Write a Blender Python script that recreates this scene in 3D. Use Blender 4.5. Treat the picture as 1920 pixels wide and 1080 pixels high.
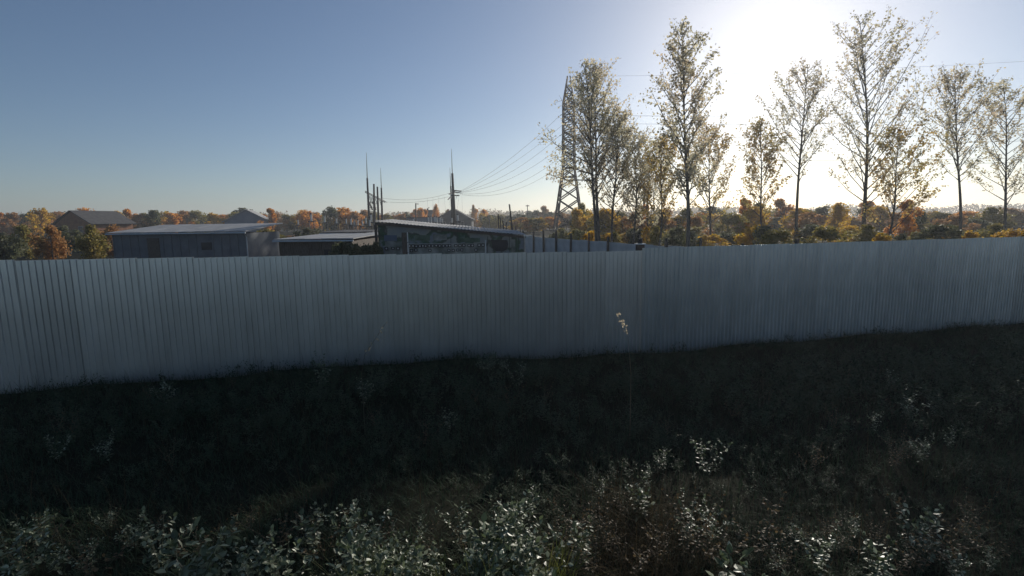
import bpy, math, random
import numpy as np
from mathutils import Vector, Matrix
R = math.radians
random.seed(7); rng = np.random.default_rng(7)
for o in list(bpy.data.objects): bpy.data.objects.remove(o)
sc = bpy.context.scene; col = sc.collection

# ------------------------------------------------------------ camera
CAM = Vector((0, 0, 2.8)); F = 935.0; PITCH = R(7.6); ROLL = 0.015
fw = Vector((0, math.cos(PITCH), -math.sin(PITCH)))
r0 = Vector((1, 0, 0)); u0 = Vector((0, math.sin(PITCH), math.cos(PITCH)))
rt = r0*math.cos(ROLL) - u0*math.sin(ROLL); up = u0*math.cos(ROLL) + r0*math.sin(ROLL)
cd = bpy.data.cameras.new('camera'); cam = bpy.data.objects.new('camera', cd); col.objects.link(cam)
m = Matrix((rt, up, -fw)).transposed().to_4x4(); m.translation = CAM; cam.matrix_world = m
cd.sensor_width = 36; cd.lens = 36*F/1920; cd.clip_start = .05; cd.clip_end = 6000
sc.camera = cam
# ------------------------------------------------------------ sky and sun
SUN_EL, SUN_AZ = R(18.8), R(27)
w = bpy.data.worlds.new('World'); sc.world = w; w.use_nodes = True
nt = w.node_tree; bg = nt.nodes['Background']
sky = nt.nodes.new('ShaderNodeTexSky'); sky.sky_type = 'NISHITA'; sky.sun_disc = False
sky.sun_elevation = SUN_EL; sky.sun_rotation = SUN_AZ
sky.air_density = 0.85; sky.dust_density = 0.5; sky.ozone_density = 3.0; sky.altitude = 0
nt.links.new(sky.outputs[0], bg.inputs[0]); bg.inputs[1].default_value = 0.095
sl = bpy.data.lights.new('sun', 'SUN'); sl.energy = 5.0; sl.angle = R(.5); sl.color = (1, .93, .82)
so = bpy.data.objects.new('sun', sl); col.objects.link(so); so.location = (40, 90, 60)
sd = Vector((math.sin(SUN_AZ)*math.cos(SUN_EL), math.cos(SUN_AZ)*math.cos(SUN_EL), math.sin(SUN_EL)))
so.rotation_euler = sd.to_track_quat('Z', 'Y').to_euler()
sc.view_settings.view_transform = 'Standard'; sc.view_settings.look = 'None'
sc.view_settings.gamma = 1; sc.view_settings.use_curve_mapping = False
sc.view_settings.exposure = -0.3
sc.render.engine = 'CYCLES'

# ------------------------------------------------------------ helpers
def side(px):
    for lim, t in ((150, 'below the brick red house at the left edge'), (300, 'below the left half of the grey outbuilding'), (530, 'below the right half of the grey outbuilding'), (700, 'below the low pale flat roof'),
                   (1330, 'right of the tall dry stalk'), (1480, 'below the short poplars in the glare'), (1640, 'below the middle of the right grove'), (1780, 'below the short poplar near the right edge'), (9999, 'below the rightmost poplars')):
        if px < lim: return t
def P(px, py, Y):
    d = fw*F + rt*(px-960) - up*(py-540)
    return CAM + d*((Y-CAM.y)/d.y)
def sm(t): t = min(1, max(0, t)); return t*t*(3-2*t)
def gz(x, y):
    return (-.3*sm((x+3)/6.5)*(1-sm((y-14)/10)) + .9*sm((y-40)/50)
            + .03*math.sin(x*1.7+y*.9)+.025*math.sin(x*.6-y*1.3+1))
def gzv(x, y):
    s = lambda t: (lambda c: c*c*(3-2*c))(np.clip(t, 0, 1))
    return (-.3*s((x+3)/6.5)*(1-s((y-14)/10)) + .9*s((y-40)/50)
            + .03*np.sin(x*1.7+y*.9)+.025*np.sin(x*.6-y*1.3+1))
def G(px, Y):
    p = P(px, 430, Y); return Vector((p.x, Y, gz(p.x, Y)))

class MB:
    def __init__(s): s.v = []; s.f = []; s.m = []
    def add(s, vs, fs, mi=0):
        b = len(s.v); s.v += [tuple(v) for v in vs]
        s.f += [tuple(b+i for i in f) for f in fs]; s.m += [mi]*len(fs)
    def box(s, c, d, rz=0, mi=0):
        M = Matrix.Rotation(rz, 3, 'Z'); c = Vector(c)
        vs = [c + M@Vector((x*d[0]/2, y*d[1]/2, z*d[2]/2)) for x in (-1, 1) for y in (-1, 1) for z in (-1, 1)]
        s.add(vs, [(0,1,3,2),(4,6,7,5),(0,4,5,1),(2,3,7,6),(0,2,6,4),(1,5,7,3)], mi)
    def bar(s, a, b, w, h=None, mi=0):
        s.tube([a, b], [w*.7071, w*.7071], 4, mi)
    def tube(s, pts, rad, n=6, mi=0, cap=True):
        pts = [Vector(p) for p in pts]; vs = []; fs = []
        for i, p in enumerate(pts):
            t = (pts[min(i+1, len(pts)-1)] - pts[max(i-1, 0)]).normalized()
            a = t.orthogonal() if abs(t.z) < .9 else Vector((1, 0, 0))
            x = (a - t*a.dot(t)).normalized(); y = t.cross(x); r = rad[i] if hasattr(rad, '__len__') else rad
            for k in range(n):
                th = 2*math.pi*(k+.5)/n; vs.append(p + x*(r*math.cos(th)) + y*(r*math.sin(th)))
        for i in range(len(pts)-1):
            for k in range(n): k2 = (k+1) % n; fs.append((i*n+k, i*n+k2, (i+1)*n+k2, (i+1)*n+k))
        if cap: fs.append(tuple(range(n))[::-1]); fs.append(tuple((len(pts)-1)*n+k for k in range(n)))
        s.add(vs, fs, mi)
    def poly_prism(s, pts, off, mi=0):
        n = len(pts); off = Vector(off); vs = [Vector(p) for p in pts] + [Vector(p)+off for p in pts]
        s.add(vs, [tuple(range(n))[::-1], tuple(range(n, 2*n))] + [(i, (i+1) % n, n+(i+1) % n, n+i) for i in range(n)], mi)
    def mesh(s, name, mats, smooth=False):
        me = bpy.data.meshes.new(name); me.from_pydata(s.v, [], s.f)
        for q in (mats if isinstance(mats, (list, tuple)) else [mats]): me.materials.append(q)
        me.polygons.foreach_set('material_index', s.m)
        if smooth: me.polygons.foreach_set('use_smooth', [True]*len(s.f))
        me.validate(); me.update(); return me
    def build(s, name, mats, parent=None, smooth=False):
        return link(name, s.mesh(name, mats, smooth), parent)
def link(name, data, parent=None, loc=None, rz=0):
    o = bpy.data.objects.new(name, data); col.objects.link(o)
    if parent is not None: o.parent = parent
    if loc is not None: o.location = loc
    if rz: o.rotation_euler = (0, 0, rz)
    return o
def tag(o, label=None, cat=None, group=None, kind=None):
    for k, v in (('label', label), ('category', cat), ('group', group), ('kind', kind)):
        if v: o[k] = v
    return o
def thing(name, label, cat, loc=(0, 0, 0), rz=0, group=None):
    return tag(link(name, None, None, loc, rz), label, cat, group)
def np_mesh(name, V, Fq, mats, rnd=None, mi=None):
    me = bpy.data.meshes.new(name); V = np.asarray(V, np.float32); Fq = np.asarray(Fq, np.int32)
    n, k = Fq.shape
    me.vertices.add(len(V)); me.vertices.foreach_set('co', V.ravel())
    me.loops.add(n*k); me.loops.foreach_set('vertex_index', Fq.ravel())
    me.polygons.add(n); me.polygons.foreach_set('loop_start', np.arange(n, dtype=np.int32)*k)
    for q in (mats if isinstance(mats, (list, tuple)) else [mats]): me.materials.append(q)
    if rnd is not None:
        a = me.attributes.new('rnd', 'FLOAT', 'POINT'); a.data.foreach_set('value', np.asarray(rnd, np.float32))
    me.update(calc_edges=True); return me

# ------------------------------------------------------------ materials
def lin(c):
    return tuple((v/12.92 if v <= .04045 else ((v+.055)/1.055)**2.4) for v in c) + (1,)
def mat(name, c1, c2=None, rough=.7, metal=0, scale=6, bump=0, spec=.4, detail=6, stretch=None, fac=(.35, .65)):
    m = bpy.data.materials.new(name); m.use_nodes = True; t = m.node_tree; b = t.nodes['Principled BSDF']
    b.inputs['Roughness'].default_value = rough; b.inputs['Metallic'].default_value = metal
    b.inputs['Specular IOR Level'].default_value = spec
    if c2 is None: b.inputs['Base Color'].default_value = (*c1, 1); c2 = c1
    tc = t.nodes.new('ShaderNodeTexCoord'); n = t.nodes.new('ShaderNodeTexNoise')
    mp = t.nodes.new('ShaderNodeMapping'); t.links.new(tc.outputs['Object'], mp.inputs[0])
    if stretch: mp.inputs['Scale'].default_value = stretch
    t.links.new(mp.outputs[0], n.inputs['Vector'])
    n.inputs['Scale'].default_value = scale; n.inputs['Detail'].default_value = detail
    cr = t.nodes.new('ShaderNodeValToRGB'); cr.color_ramp.elements[0].position = fac[0]; cr.color_ramp.elements[1].position = fac[1]
    cr.color_ramp.elements[0].color = (*c1, 1); cr.color_ramp.elements[1].color = (*c2, 1)
    t.links.new(n.outputs[0], cr.inputs[0]); t.links.new(cr.outputs[0], b.inputs['Base Color'])
    if bump:
        bp = t.nodes.new('ShaderNodeBump'); bp.inputs['Strength'].default_value = bump; bp.inputs['Distance'].default_value = .02
        t.links.new(n.outputs[0], bp.inputs['Height']); t.links.new(bp.outputs[0], b.inputs['Normal'])
    return m
def leafmat(name, cols, rough=.5, trans=.35, spec=.4):
    """per-leaf random colour from a ramp; partly translucent"""
    m = bpy.data.materials.new(name); m.use_nodes = True; t = m.node_tree; b = t.nodes['Principled BSDF']
    at = t.nodes.new('ShaderNodeAttribute'); at.attribute_name = 'rnd'
    cr = t.nodes.new('ShaderNodeValToRGB'); el = cr.color_ramp.elements
    while len(el) < len(cols): el.new(.5)
    for i, c in enumerate(cols): el[i].position = i/(len(cols)-1); el[i].color = (*c, 1)
    t.links.new(at.outputs['Fac'], cr.inputs[0]); t.links.new(cr.outputs[0], b.inputs['Base Color'])
    b.inputs['Roughness'].default_value = rough; b.inputs['Specular IOR Level'].default_value = spec
    tr = t.nodes.new('ShaderNodeBsdfTranslucent'); t.links.new(cr.outputs[0], tr.inputs[0])
    mx = t.nodes.new('ShaderNodeMixShader'); mx.inputs[0].default_value = trans
    t.links.new(b.outputs[0], mx.inputs[1]); t.links.new(tr.outputs[0], mx.inputs[2])
    t.links.new(mx.outputs[0], t.nodes['Material Output'].inputs[0]); return m

M = {}
M['galv'] = mat('galvanised_steel', (.84, .82, .80), (.95, .93, .915), .30, .85, 3.0, .05, stretch=(1, 1, .35))
M['galv2'] = mat('galvanised_steel_bluish', (.76, .79, .80), (.90, .91, .915), .30, .85, 3.0, .05, stretch=(1, 1, .35))
M['steel'] = mat('dark_steel', (.02, .016, .018), (.045, .035, .036), .6, .3, 2)
M['rust'] = mat('rusty_steel', (.035, .018, .016), (.07, .036, .03), .75, .1, 4)
M['concrete'] = mat('concrete', (.16, .15, .14), (.26, .25, .235), .9, 0, 5, .3)
M['concrete_dark'] = mat('weathered_concrete', (.04, .034, .032), (.09, .075, .07), .9, 0, 4, .3)
M['panel'] = mat('grey_sheet_panel', (.42, .45, .47), (.58, .61, .63), .5, .3, 1.2, .1)
M['wood_dark'] = mat('old_wood', (.06, .05, .042), (.15, .12, .10), .85, 0, 8, .3, stretch=(4, 4, .6))
M['slate'] = mat('fibre_cement', (.27, .275, .28), (.40, .40, .40), .8, 0, 1.5, .2)
M['pale'] = mat('pale_paint', (.55, .56, .55), (.75, .75, .73), .5, 0, 5)
M['ceramic'] = mat('white_porcelain', (.62, .62, .6), (.78, .78, .76), .3, 0, 5)
M['bluewall'] = mat('blue_grey_render', (.13, .17, .23), (.19, .23, .29), .85, 0, .8, .1)
M['orangewall'] = mat('reddish_brick_wall', (.20, .085, .045), (.34, .15, .07), .9, 0, 1.5, .1)
M['greywall'] = mat('grey_render', (.12, .13, .15), (.18, .19, .2), .9, 0, 1.2, .1)
M['darkwall'] = mat('dark_render', (.05, .055, .065), (.085, .09, .10), .9, 0, 1.2, .1)
M['darkroof'] = mat('dark_roofing', (.045, .045, .05), (.09, .085, .085), .85, 0, 2, .1)
M['glass'] = mat('dark_window_glass', (.03, .035, .045), (.05, .055, .065), .15, 0, 1)
M['wire'] = mat('wire', (.09, .09, .1), (.14, .14, .15), .5, .6, 3)
M['bark'] = mat('bark', (.07, .06, .052), (.17, .15, .13), .9, 0, 5, .5, stretch=(3, 3, .7))
M['stem'] = mat('plant_stem', (.08, .09, .05), (.15, .14, .09), .7, 0, 8)
M['drystem'] = mat('dry_stem', (.22, .17, .10), (.34, .27, .17), .8, 0, 8)
M['tar'] = mat('dark_tarpaulin', (.02, .022, .026), (.035, .037, .042), .7, 0, 3)
M['frame'] = mat('black_paint', (.012, .013, .015), (.02, .02, .022), .7, 0, 3)
M['bannerlow'] = mat('printed_board_grey', (.10, .11, .09), (.36, .37, .34), .75, 0, 1.9, detail=5)
GR = (.035, .06, .018)
M['poplar'] = leafmat('poplar_leaves', [(.44, .42, .28), (.56, .52, .36), (.66, .57, .40), (.56, .45, .34)], .45, .76)
M['poplar_y'] = leafmat('poplar_leaves_turning', [(.36, .32, .10), (.52, .40, .13), (.58, .38, .13), (.32, .27, .13)], .45, .65)
M['yellow'] = leafmat('yellow_leaves', [(.42, .32, .03), (.66, .43, .04), (.58, .34, .05), (.26, .21, .04)], .6, .65)
M['orange'] = leafmat('orange_leaves', [(.58, .24, .03), (.74, .34, .05), (.62, .28, .05), (.30, .16, .05)], .6, .65)
M['olive'] = leafmat('olive_leaves', [(.18, .17, .05), (.28, .24, .06), (.34, .24, .07)], .6, .5)
M['green'] = leafmat('dull_green_leaves', [(.10, .12, .065), (.15, .16, .085), (.19, .18, .11)], .6, .5)
M['brown'] = leafmat('brown_leaves', [(.38, .20, .08), (.50, .27, .10), (.34, .20, .09)], .6, .5)
M['weed'] = leafmat('weed_leaves', [(.04, .06, .022), (.14, .175, .085), (.42, .46, .33)], .45, .3, .75)
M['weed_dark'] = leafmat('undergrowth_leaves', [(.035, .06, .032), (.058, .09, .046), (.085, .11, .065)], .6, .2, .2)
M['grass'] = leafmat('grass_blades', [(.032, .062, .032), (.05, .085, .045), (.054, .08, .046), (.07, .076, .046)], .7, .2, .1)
M['grass_y'] = leafmat('yellow_green_grass', [(.09, .12, .025), (.15, .17, .04), (.20, .19, .06)], .45, .35, .4)
M['dry'] = leafmat('dry_grass', [(.03, .024, .012), (.055, .042, .022), (.13, .095, .05)], .75, .2, .05)
M['mural'] = mat('painted_wall', (.05, .058, .07), (.045, .062, .045), .8, 0, 1.0, .15, detail=9, fac=(.42, .56))
def weather(m):
    t = m.node_tree; b = t.nodes['Principled BSDF']; src = b.inputs['Base Color'].links[0].from_socket
    oi = t.nodes.new('ShaderNodeObjectInfo'); mr = t.nodes.new('ShaderNodeMapRange'); mr.inputs[3].default_value = .88; mr.inputs[4].default_value = 1.03
    t.links.new(oi.outputs['Random'], mr.inputs[0])
    tc = t.nodes.new('ShaderNodeTexCoord'); ad = t.nodes.new('ShaderNodeVectorMath'); ad.operation = 'ADD'
    cx = t.nodes.new('ShaderNodeCombineXYZ'); ml = t.nodes.new('ShaderNodeMath'); ml.operation = 'MULTIPLY'; ml.inputs[1].default_value = 37.0
    t.links.new(oi.outputs['Random'], ml.inputs[0]); t.links.new(ml.outputs[0], cx.inputs[0]); t.links.new(tc.outputs['Object'], ad.inputs[0]); t.links.new(cx.outputs[0], ad.inputs[1])
    mp = t.nodes.new('ShaderNodeMapping'); mp.inputs['Scale'].default_value = (9, 9, .5); t.links.new(ad.outputs[0], mp.inputs[0])
    n = t.nodes.new('ShaderNodeTexNoise'); n.inputs['Scale'].default_value = 1.0; n.inputs['Detail'].default_value = 8; n.inputs['Roughness'].default_value = .7; t.links.new(mp.outputs[0], n.inputs['Vector'])
    r2 = t.nodes.new('ShaderNodeMapRange'); r2.inputs[1].default_value = .5; r2.inputs[2].default_value = .72; r2.inputs[3].default_value = 0; r2.inputs[4].default_value = .22; t.links.new(n.outputs[0], r2.inputs[0])
    mx = t.nodes.new('ShaderNodeMix'); mx.data_type = 'RGBA'; mx.blend_type = 'MIX'; t.links.new(r2.outputs[0], mx.inputs[0]); mx.inputs[7].default_value = (.34, .32, .29, 1)
    sc_ = t.nodes.new('ShaderNodeVectorMath'); sc_.operation = 'SCALE'; t.links.new(src, sc_.inputs[0]); t.links.new(mr.outputs[0], sc_.inputs['Scale'])
    t.links.new(sc_.outputs[0], mx.inputs[6]); t.links.new(mx.outputs[2], b.inputs['Base Color'])
    # soft dents
    n3 = t.nodes.new('ShaderNodeTexNoise'); n3.inputs['Scale'].default_value = 2.2; n3.inputs['Detail'].default_value = 2; t.links.new(ad.outputs[0], n3.inputs['Vector'])
    bp = t.nodes.new('ShaderNodeBump'); bp.inputs['Strength'].default_value = .10; bp.inputs['Distance'].default_value = .02; t.links.new(n3.outputs[0], bp.inputs['Height'])
    old = b.inputs['Normal'].links[0].from_node; t.links.new(bp.outputs[0], old.inputs['Normal'])
weather(M['galv']); weather(M['galv2'])
def mural_patch():
    t = M['mural'].node_tree; cr = [n for n in t.nodes if n.type == 'VALTORGB'][0]; e = cr.color_ramp.elements
    e[0].color = (.11, .13, .125, 1); e[1].color = (.21, .225, .235, 1)
    for p, c in ((.42, (.20, .22, .25, 1)), (.46, (.05, .11, .06, 1)), (.51, (.06, .07, .06, 1)), (.54, (.26, .27, .24, 1))):
        x = e.new(p); x.color = c
    e[0].position = .3; e[-1].position = .66
mural_patch()

# ------------------------------------------------------------ ground: one sheet, fine near, coarse far
def ground():
    c = np.concatenate([np.linspace(-900, -60, 16), np.linspace(-50, -16, 14), np.linspace(-15, 15, 91), np.linspace(16, 50, 14), np.linspace(60, 900, 16)])
    d = np.concatenate([np.linspace(-400, -30, 10), np.linspace(-20, 0, 9), np.linspace(.3, 16, 54), np.linspace(17, 100, 60), np.linspace(120, 900, 20)])
    X, Y = np.meshgrid(c, d); Z = gzv(X, Y)
    Z += rng.normal(0, .012, Z.shape)*(np.abs(X) < 16)*(np.abs(Y) < 20)
    V = np.stack([X, Y, Z], -1).reshape(-1, 3); nx, ny = len(c), len(d)
    i = np.arange(nx*ny).reshape(ny, nx)
    Fq = np.stack([i[:-1, :-1], i[:-1, 1:], i[1:, 1:], i[1:, :-1]], -1).reshape(-1, 4)
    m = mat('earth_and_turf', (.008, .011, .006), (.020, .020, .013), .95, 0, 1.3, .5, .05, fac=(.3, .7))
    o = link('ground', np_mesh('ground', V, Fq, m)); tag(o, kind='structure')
ground()

HAZE = .0009
def haze():
    b = MB(); b.box((0, 250, 15.5), (1900, 1400, 35)); o = b.build('haze', [])
    m = bpy.data.materials.new('air_haze'); m.use_nodes = True; t = m.node_tree; t.nodes.remove(t.nodes['Principled BSDF'])
    v = t.nodes.new('ShaderNodeVolumePrincipled'); v.inputs['Density'].default_value = HAZE; v.inputs['Color'].default_value = (.86, .9, .95, 1)
    v.inputs['Anisotropy'].default_value = .45
    t.links.new(v.outputs[0], t.nodes['Material Output'].inputs['Volume']); o.data.materials.append(m)
    tag(o, 'thin pale autumn haze in the air', 'haze', None, 'stuff')
if HAZE: haze()

# ------------------------------------------------------------ front fence of profiled steel sheets
FZ0, FS = 10.5, .243                       # fence line: y = FZ0 + FS*x
fdir = Vector((1, FS, 0)).normalized(); frot = math.atan(FS); fn = Vector((fdir.y, -fdir.x, 0))
def sheet_mesh(name, n, per, w_flat, depth, h, mt, t=.0012):
    """profiled sheet: wide faces towards -y with narrow grooves, real thickness"""
    xs = []; s = (per-w_flat)/3
    for k in range(n):
        x = k*per
        xs += [(x, 0), (x+w_flat, 0), (x+w_flat+s*.7, depth), (x+w_flat+s*2.3, depth)]
    xs.append((n*per, 0))
    b = MB(); m = len(xs); vs = []
    for y_off in (0, t):
        for z in (0, h*.5, h):
            vs += [(x, y+y_off, z) for x, y in xs]
    fs = []
    for i in range(m-1):
        for r in range(2): fs.append((r*m+i, r*m+i+1, (r+1)*m+i+1, (r+1)*m+i)); q = 3*m+r*m; fs.append((q+i, q+m+i, q+m+i+1, q+i+1))
        fs.append((2*m+i, 2*m+i+1, 5*m+i+1, 5*m+i)); fs.append((i, 3*m+i, 3*m+i+1, i+1))
    for i in (0, m-1):
        for r in range(2): fs.append((r*m+i, (r+1)*m+i, 3*m+(r+1)*m+i, 3*m+r*m+i))
    b.add(vs, fs); return b.mesh(name, mt)
def front_fence():
    f1 = thing('sheet_fence', 'long grey profiled steel fence across the whole view', 'fence', (0, FZ0, 0), frot)
    f2 = thing('sheet_fence', 'bluish taller section of profiled steel fence at the right end', 'fence', (0, FZ0, 0), frot)
    ms = [sheet_mesh('sheet', 10, .1, .074, .024, 2.5, M['galv']) for _ in range(1)][0]
    m2 = sheet_mesh('sheet', 10, .106, .05, .028, 2.75, M['galv2'])
    bm_ = MB(); bm_.tube([(0, 0, 0), (0, 0, 2.6)], .03, 4); pm = bm_.mesh('post', M['steel'])
    bm_ = MB(); bm_.box((.5, 0, 0), (1.0, .03, .04)); rm = bm_.mesh('rail', M['steel'])
    x0 = 2.95/math.cos(frot)
    def top(u):
        X = u*math.cos(frot); return 2.185 - .0150*(X+3)
    random.seed(3)
    k = 0; u = x0-1.0
    while u > -16:
        o = link('sheet', ms, f1, (u, random.uniform(-.0008, .0008)-(.006 if k % 2 else 0), top(u)-2.5+random.uniform(-.004, .004)))
        o.rotation_euler = (random.uniform(-.0006, .0006), random.uniform(-.0012, .0012), random.uniform(-.0006, .0006))
        if k % 5 == 2: link('post', pm, f1, (u, .08, top(u)-2.66))
        for dz in (-.3, -1.7): link('rail', rm, f1, (u, .045, top(u)+dz))
        u -= .9; k += 1
    u = x0-.015; k = 0
    while u < 27:
        o = link('sheet', m2, f2, (u, random.uniform(-.0008, .0008)-.012-(.006 if k % 2 else 0), 2.165-2.75+random.uniform(-.006, .006)))
        o.rotation_euler = (random.uniform(-.0006, .0006), random.uniform(-.0012, .0012), random.uniform(-.0006, .0006))
        if k % 3 == 0: link('post', pm, f2, (u, .085, 2.14-2.6))
        for dz in (-.3, -1.7): r = link('rail', rm, f2, (u, .045, 2.19+dz)); r.scale.x = 1.06
        u += .954; k += 1
    b = MB(); b.box((0, 0, 1.09), (.16, .12, 2.7)); b.box((0, 0, 2.45), (.20, .16, .025), mi=1); b.tube([(0, 0, 2.46), (0, 0, 2.58)], .05, 6)
    b.build('corner_post', [M['concrete_dark'], M['pale']], f2).location = (x0+.02, .16, -.2)
front_fence()

# ------------------------------------------------------------ inner fence receding behind the front one
def back_fence():
    a = Vector((7.43, 22.9, 0)); bb = Vector((1.75, 41, 0)); d = (bb-a).normalized()
    f = thing('panel_fence', 'low grey panel fence with dark posts running back behind the steel fence', 'fence', a, math.atan2(d.y, d.x))
    pos = []
    for px in (983, 1003, 1022, 1045, 1072, 1106, 1142, 1200):
        k = (px-960)/F; X = (46.6*k)/(1+3.195*k); pos.append((Vector((X, 46.6-3.195*X, 0))-a).dot(d))
    pos += [pos[-1]-2.4*i for i in range(1, 6)] ; pos = sorted(pos)
    random.seed(5)
    for i, u in enumerate(pos):
        b = MB(); h = 1.55+random.uniform(.3, .55); w = random.uniform(.085, .13)
        b.tube([(0, 0, -.2), (random.uniform(-.04, .04), random.uniform(-.04, .04), h)], [w*.75, w*.62], 4)
        b.build('post', M['wood_dark'], f).location = (u, .07, 0)
        if i+1 < len(pos):
            L = pos[i+1]-u; n = 2 if L > 1.2 else 1
            for j in range(n):
                b = MB(); hh = 1.55+random.uniform(-.03, .03)
                b.box((L/n/2, 0, hh/2), (L/n-.02, .025, hh)); b.box((L/n/2, -.018, hh-.05), (L/n-.03, .012, .07))
                b.build('panel', M['panel'], f).location = (u+L/n*j+.01, random.uniform(-.01, .01)-.02*(j % 2), 0)
    for px, top_ in ((934, 401), (938, 408), (943, 414), (949, 417), (967, 424), (975, 426)):
        p = G(px+3, 47); q = P(px, top_, 47); b = MB(); b.tube([(0, 0, -.2), q-p], [.075, .06], 6)
        o = b.build('wooden_stake', M['wood_dark']); o.location = p
        tag(o, 'thin dark stake in the row behind the right end of the shed', 'stake', 'dark stakes behind the shed')
back_fence()

# ------------------------------------------------------------ painted shed
def shed():
    A = P(703, 417, 22); B = P(986, 442.5, 22); Pk = P(737, 413.5, 27); Q = B + (Pk-A)
    t = thing('painted_shed', 'long low shed with a painted dark green and grey wall and grey sloping roof', 'shed', (A.x, A.y, 0))
    o = Vector((A.x, A.y, 0))
    A, B, Pk, Q = [v-o for v in (A, B, Pk, Q)]; dn = Vector((0, 0, -.09))
    w0, w1, w2, w3 = A+dn+Vector((.08, .12, 0)), B+dn+Vector((-.1, .12, 0)), Q+dn+Vector((-.1, -.1, 0)), Pk+dn+Vector((.08, -.1, 0))
    flo = lambda v: Vector((v.x, v.y, -.1))
    b = MB(); b.poly_prism([flo(w0), flo(w1), w1, w0], (0, .12, 0)); wall = b.build('painted_wall', M['mural'], t)
    b = MB(); b.poly_prism([flo(w3), flo(w2), w2, w3], (0, -.12, 0)); b.build('rear_wall', M['greywall'], t)
    for n_, p, q in (('side_wall', w0, w3), ('side_wall', w1, w2)):
        b = MB(); d = (q-p); d.z = 0; d.normalize(); p2, q2 = p+d*.125, q-d*.125
        b.poly_prism([flo(p2), flo(q2), q2, p2], (.1 if p is w0 else -.1, 0, 0)); b.build(n_, M['greywall'], t)
    # fibre cement sheets, two rows of six
    e1 = (B-A); e2 = (Pk-A); nrm = e1.cross(e2).normalized(); n = 6
    for r in range(2):
        for i in range(n):
            b = MB(); vs = []; N = 28; v0, v1 = (0, .52) if r == 0 else (.49, 1.02)
            lift = nrm*(.03 if r == 0 else .045)+nrm*random.uniform(0, .01)
            for tt in (0, .012):
                for v in (v0, v1):
                    for k in range(N+1):
                        uu = (i+k/N*1.01)/n
                        vs.append(A+e1*uu+e2*v+lift+nrm*(.014*math.cos(k/N*7*2*math.pi)+tt))
            m_ = N+1; fs = []
            for k in range(N):
                fs += [(k, k+1, m_+k+1, m_+k)[::-1], (2*m_+k, 2*m_+k+1, 3*m_+k+1, 3*m_+k), (k, 2*m_+k, 2*m_+k+1, k+1)[::-1], (m_+k, 3*m_+k, 3*m_+k+1, m_+k+1)]
            fs += [(0, m_, 3*m_, 2*m_), (N, 2*m_+N, 3*m_+N, m_+N)]
            b.add(vs, fs); b.build('roof_sheet', M['slate'], t)
    b = MB(); b.poly_prism([A+Vector((0, .0, -.10)), B+Vector((0, .0, -.10)), B+Vector((0, 0, -.0)), A+Vector((0, 0, -.0))], (0, .03, 0)); b.build('fascia_board', M['wood_dark'], t)
    Yw = 22.12
    def pt(px, py, dy=0): return P(px, py, Yw+dy) - o
    def board(name, x0, y0, x1, y1, mt, dy=-.03, th=.027):
        b = MB(); b.poly_prism([pt(x0, y1, dy), pt(x1, y1, dy), pt(x1, y0, dy), pt(x0, y0, dy)], (0, th, 0)); return b.build(name, mt, t)
    board('printed_board', 722, 453, 757, 476, M['bannerlow']); board('printed_board', 765, 456, 909, 476, M['bannerlow'])
    board('printed_board', 778, 441, 806, 451, M['patch_green'], -.012, .01); board('printed_board', 812, 440, 838, 450, M['bannerlow'], -.012, .01)
    board('printed_board', 862, 446, 900, 454, M['patch_green'], -.012, .01); board('printed_board', 959, 449, 966, 476, M['bannerlow'], -.012, .01)
    for x in (845, 873, 914, 940, 955, 972): board('wall_joint', x, 441+(x-845)*.03, x+.9, 476, M['frame'], -.008, .006)
    board('board_edge', 909.3, 450, 911.5, 476, M['panel'])
    board('printed_board', 720, 441, 744, 452, M['mural_blue'])
    b = MB(); pts = [(921, 450), (951, 450), (953, 458), (950, 468), (944, 471), (930, 471), (923, 464)]
    b.poly_prism([pt(x, y, -.05) for x, y in pts][::-1], (0, .045, 0)); b.build('tarpaulin', M['tar'], t)
    # rows of small square frames with pale centres
    sq = [(725, 466.5, 3), (737, 466, 2.6), (747, 466, 2.8), (771, 469.5, 2.7), (779.5, 469, 2.5)]
    xs = [768, 775, 781, 787, 792.5, 798, 804.5, 811, 818, 824, 831, 837.5, 843, 849.5, 855.5, 862.5, 869, 880, 886, 892, 899, 905.5]
    sq += [(x, 461.5-(x-768)*.012, 2.75) for x in xs] + [(x, 469, 2.4) for x in (794, 806, 820, 842, 850, 858, 866, 884, 893, 903)]
    cache = {}
    random.seed(4)
    for x, y, s in sq:
        x += random.uniform(-.7, .7); y += random.uniform(-.5, .5)
        if x > 790 and random.random() < .12: continue
        if s not in cache:
            k = s*22.1/F; b = MB()
            for dx, dz, wx, wz in ((-k*.8, 0, k*.4, 2*k), (k*.8, 0, k*.4, 2*k), (0, k*.8, 1.2*k, k*.4), (0, -k*.8, 1.2*k, k*.4)): b.box((dx, -.02, dz), (wx, .04, wz))
            f_ = b.mesh('square_frame', M['frame']); b = MB(); b.box((0, 0, 0), (k*.9, .01, k*.9)); cache[s] = (f_, b.mesh('pale_centre', M['panel2']))
        p = pt(x, y, -.032); fr = link('square_frame', cache[s][0], t, p); link('pale_centre', cache[s][1], fr, (0, -.008, 0))
    # corner boards and downpipes
    b = MB(); b.box((0, 0, 0), (.10, .10, 2.7)); b.build('corner_board', M['wood_dark'], t).location = (.02, .02, 1.4)
    b = MB(); b.tube([(.15, -.03, 1.75), (.20, -.06, 0)], .035, 6); b.build('leaning_lath', M['pale2'], t)
    # posts standing in front of the wall
    p = G(758, 20); q = P(758, 436, 20)
    g = thing('concrete_post', 'brown weathered post standing before the shed wall, left of the small squares', 'post', p)
    b = MB(); h = q.z-p.z; b.box((0, 0, h/2), (.20, .12, h)); b.build('shaft', M['wood_dark'], g)
    b = MB()
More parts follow.
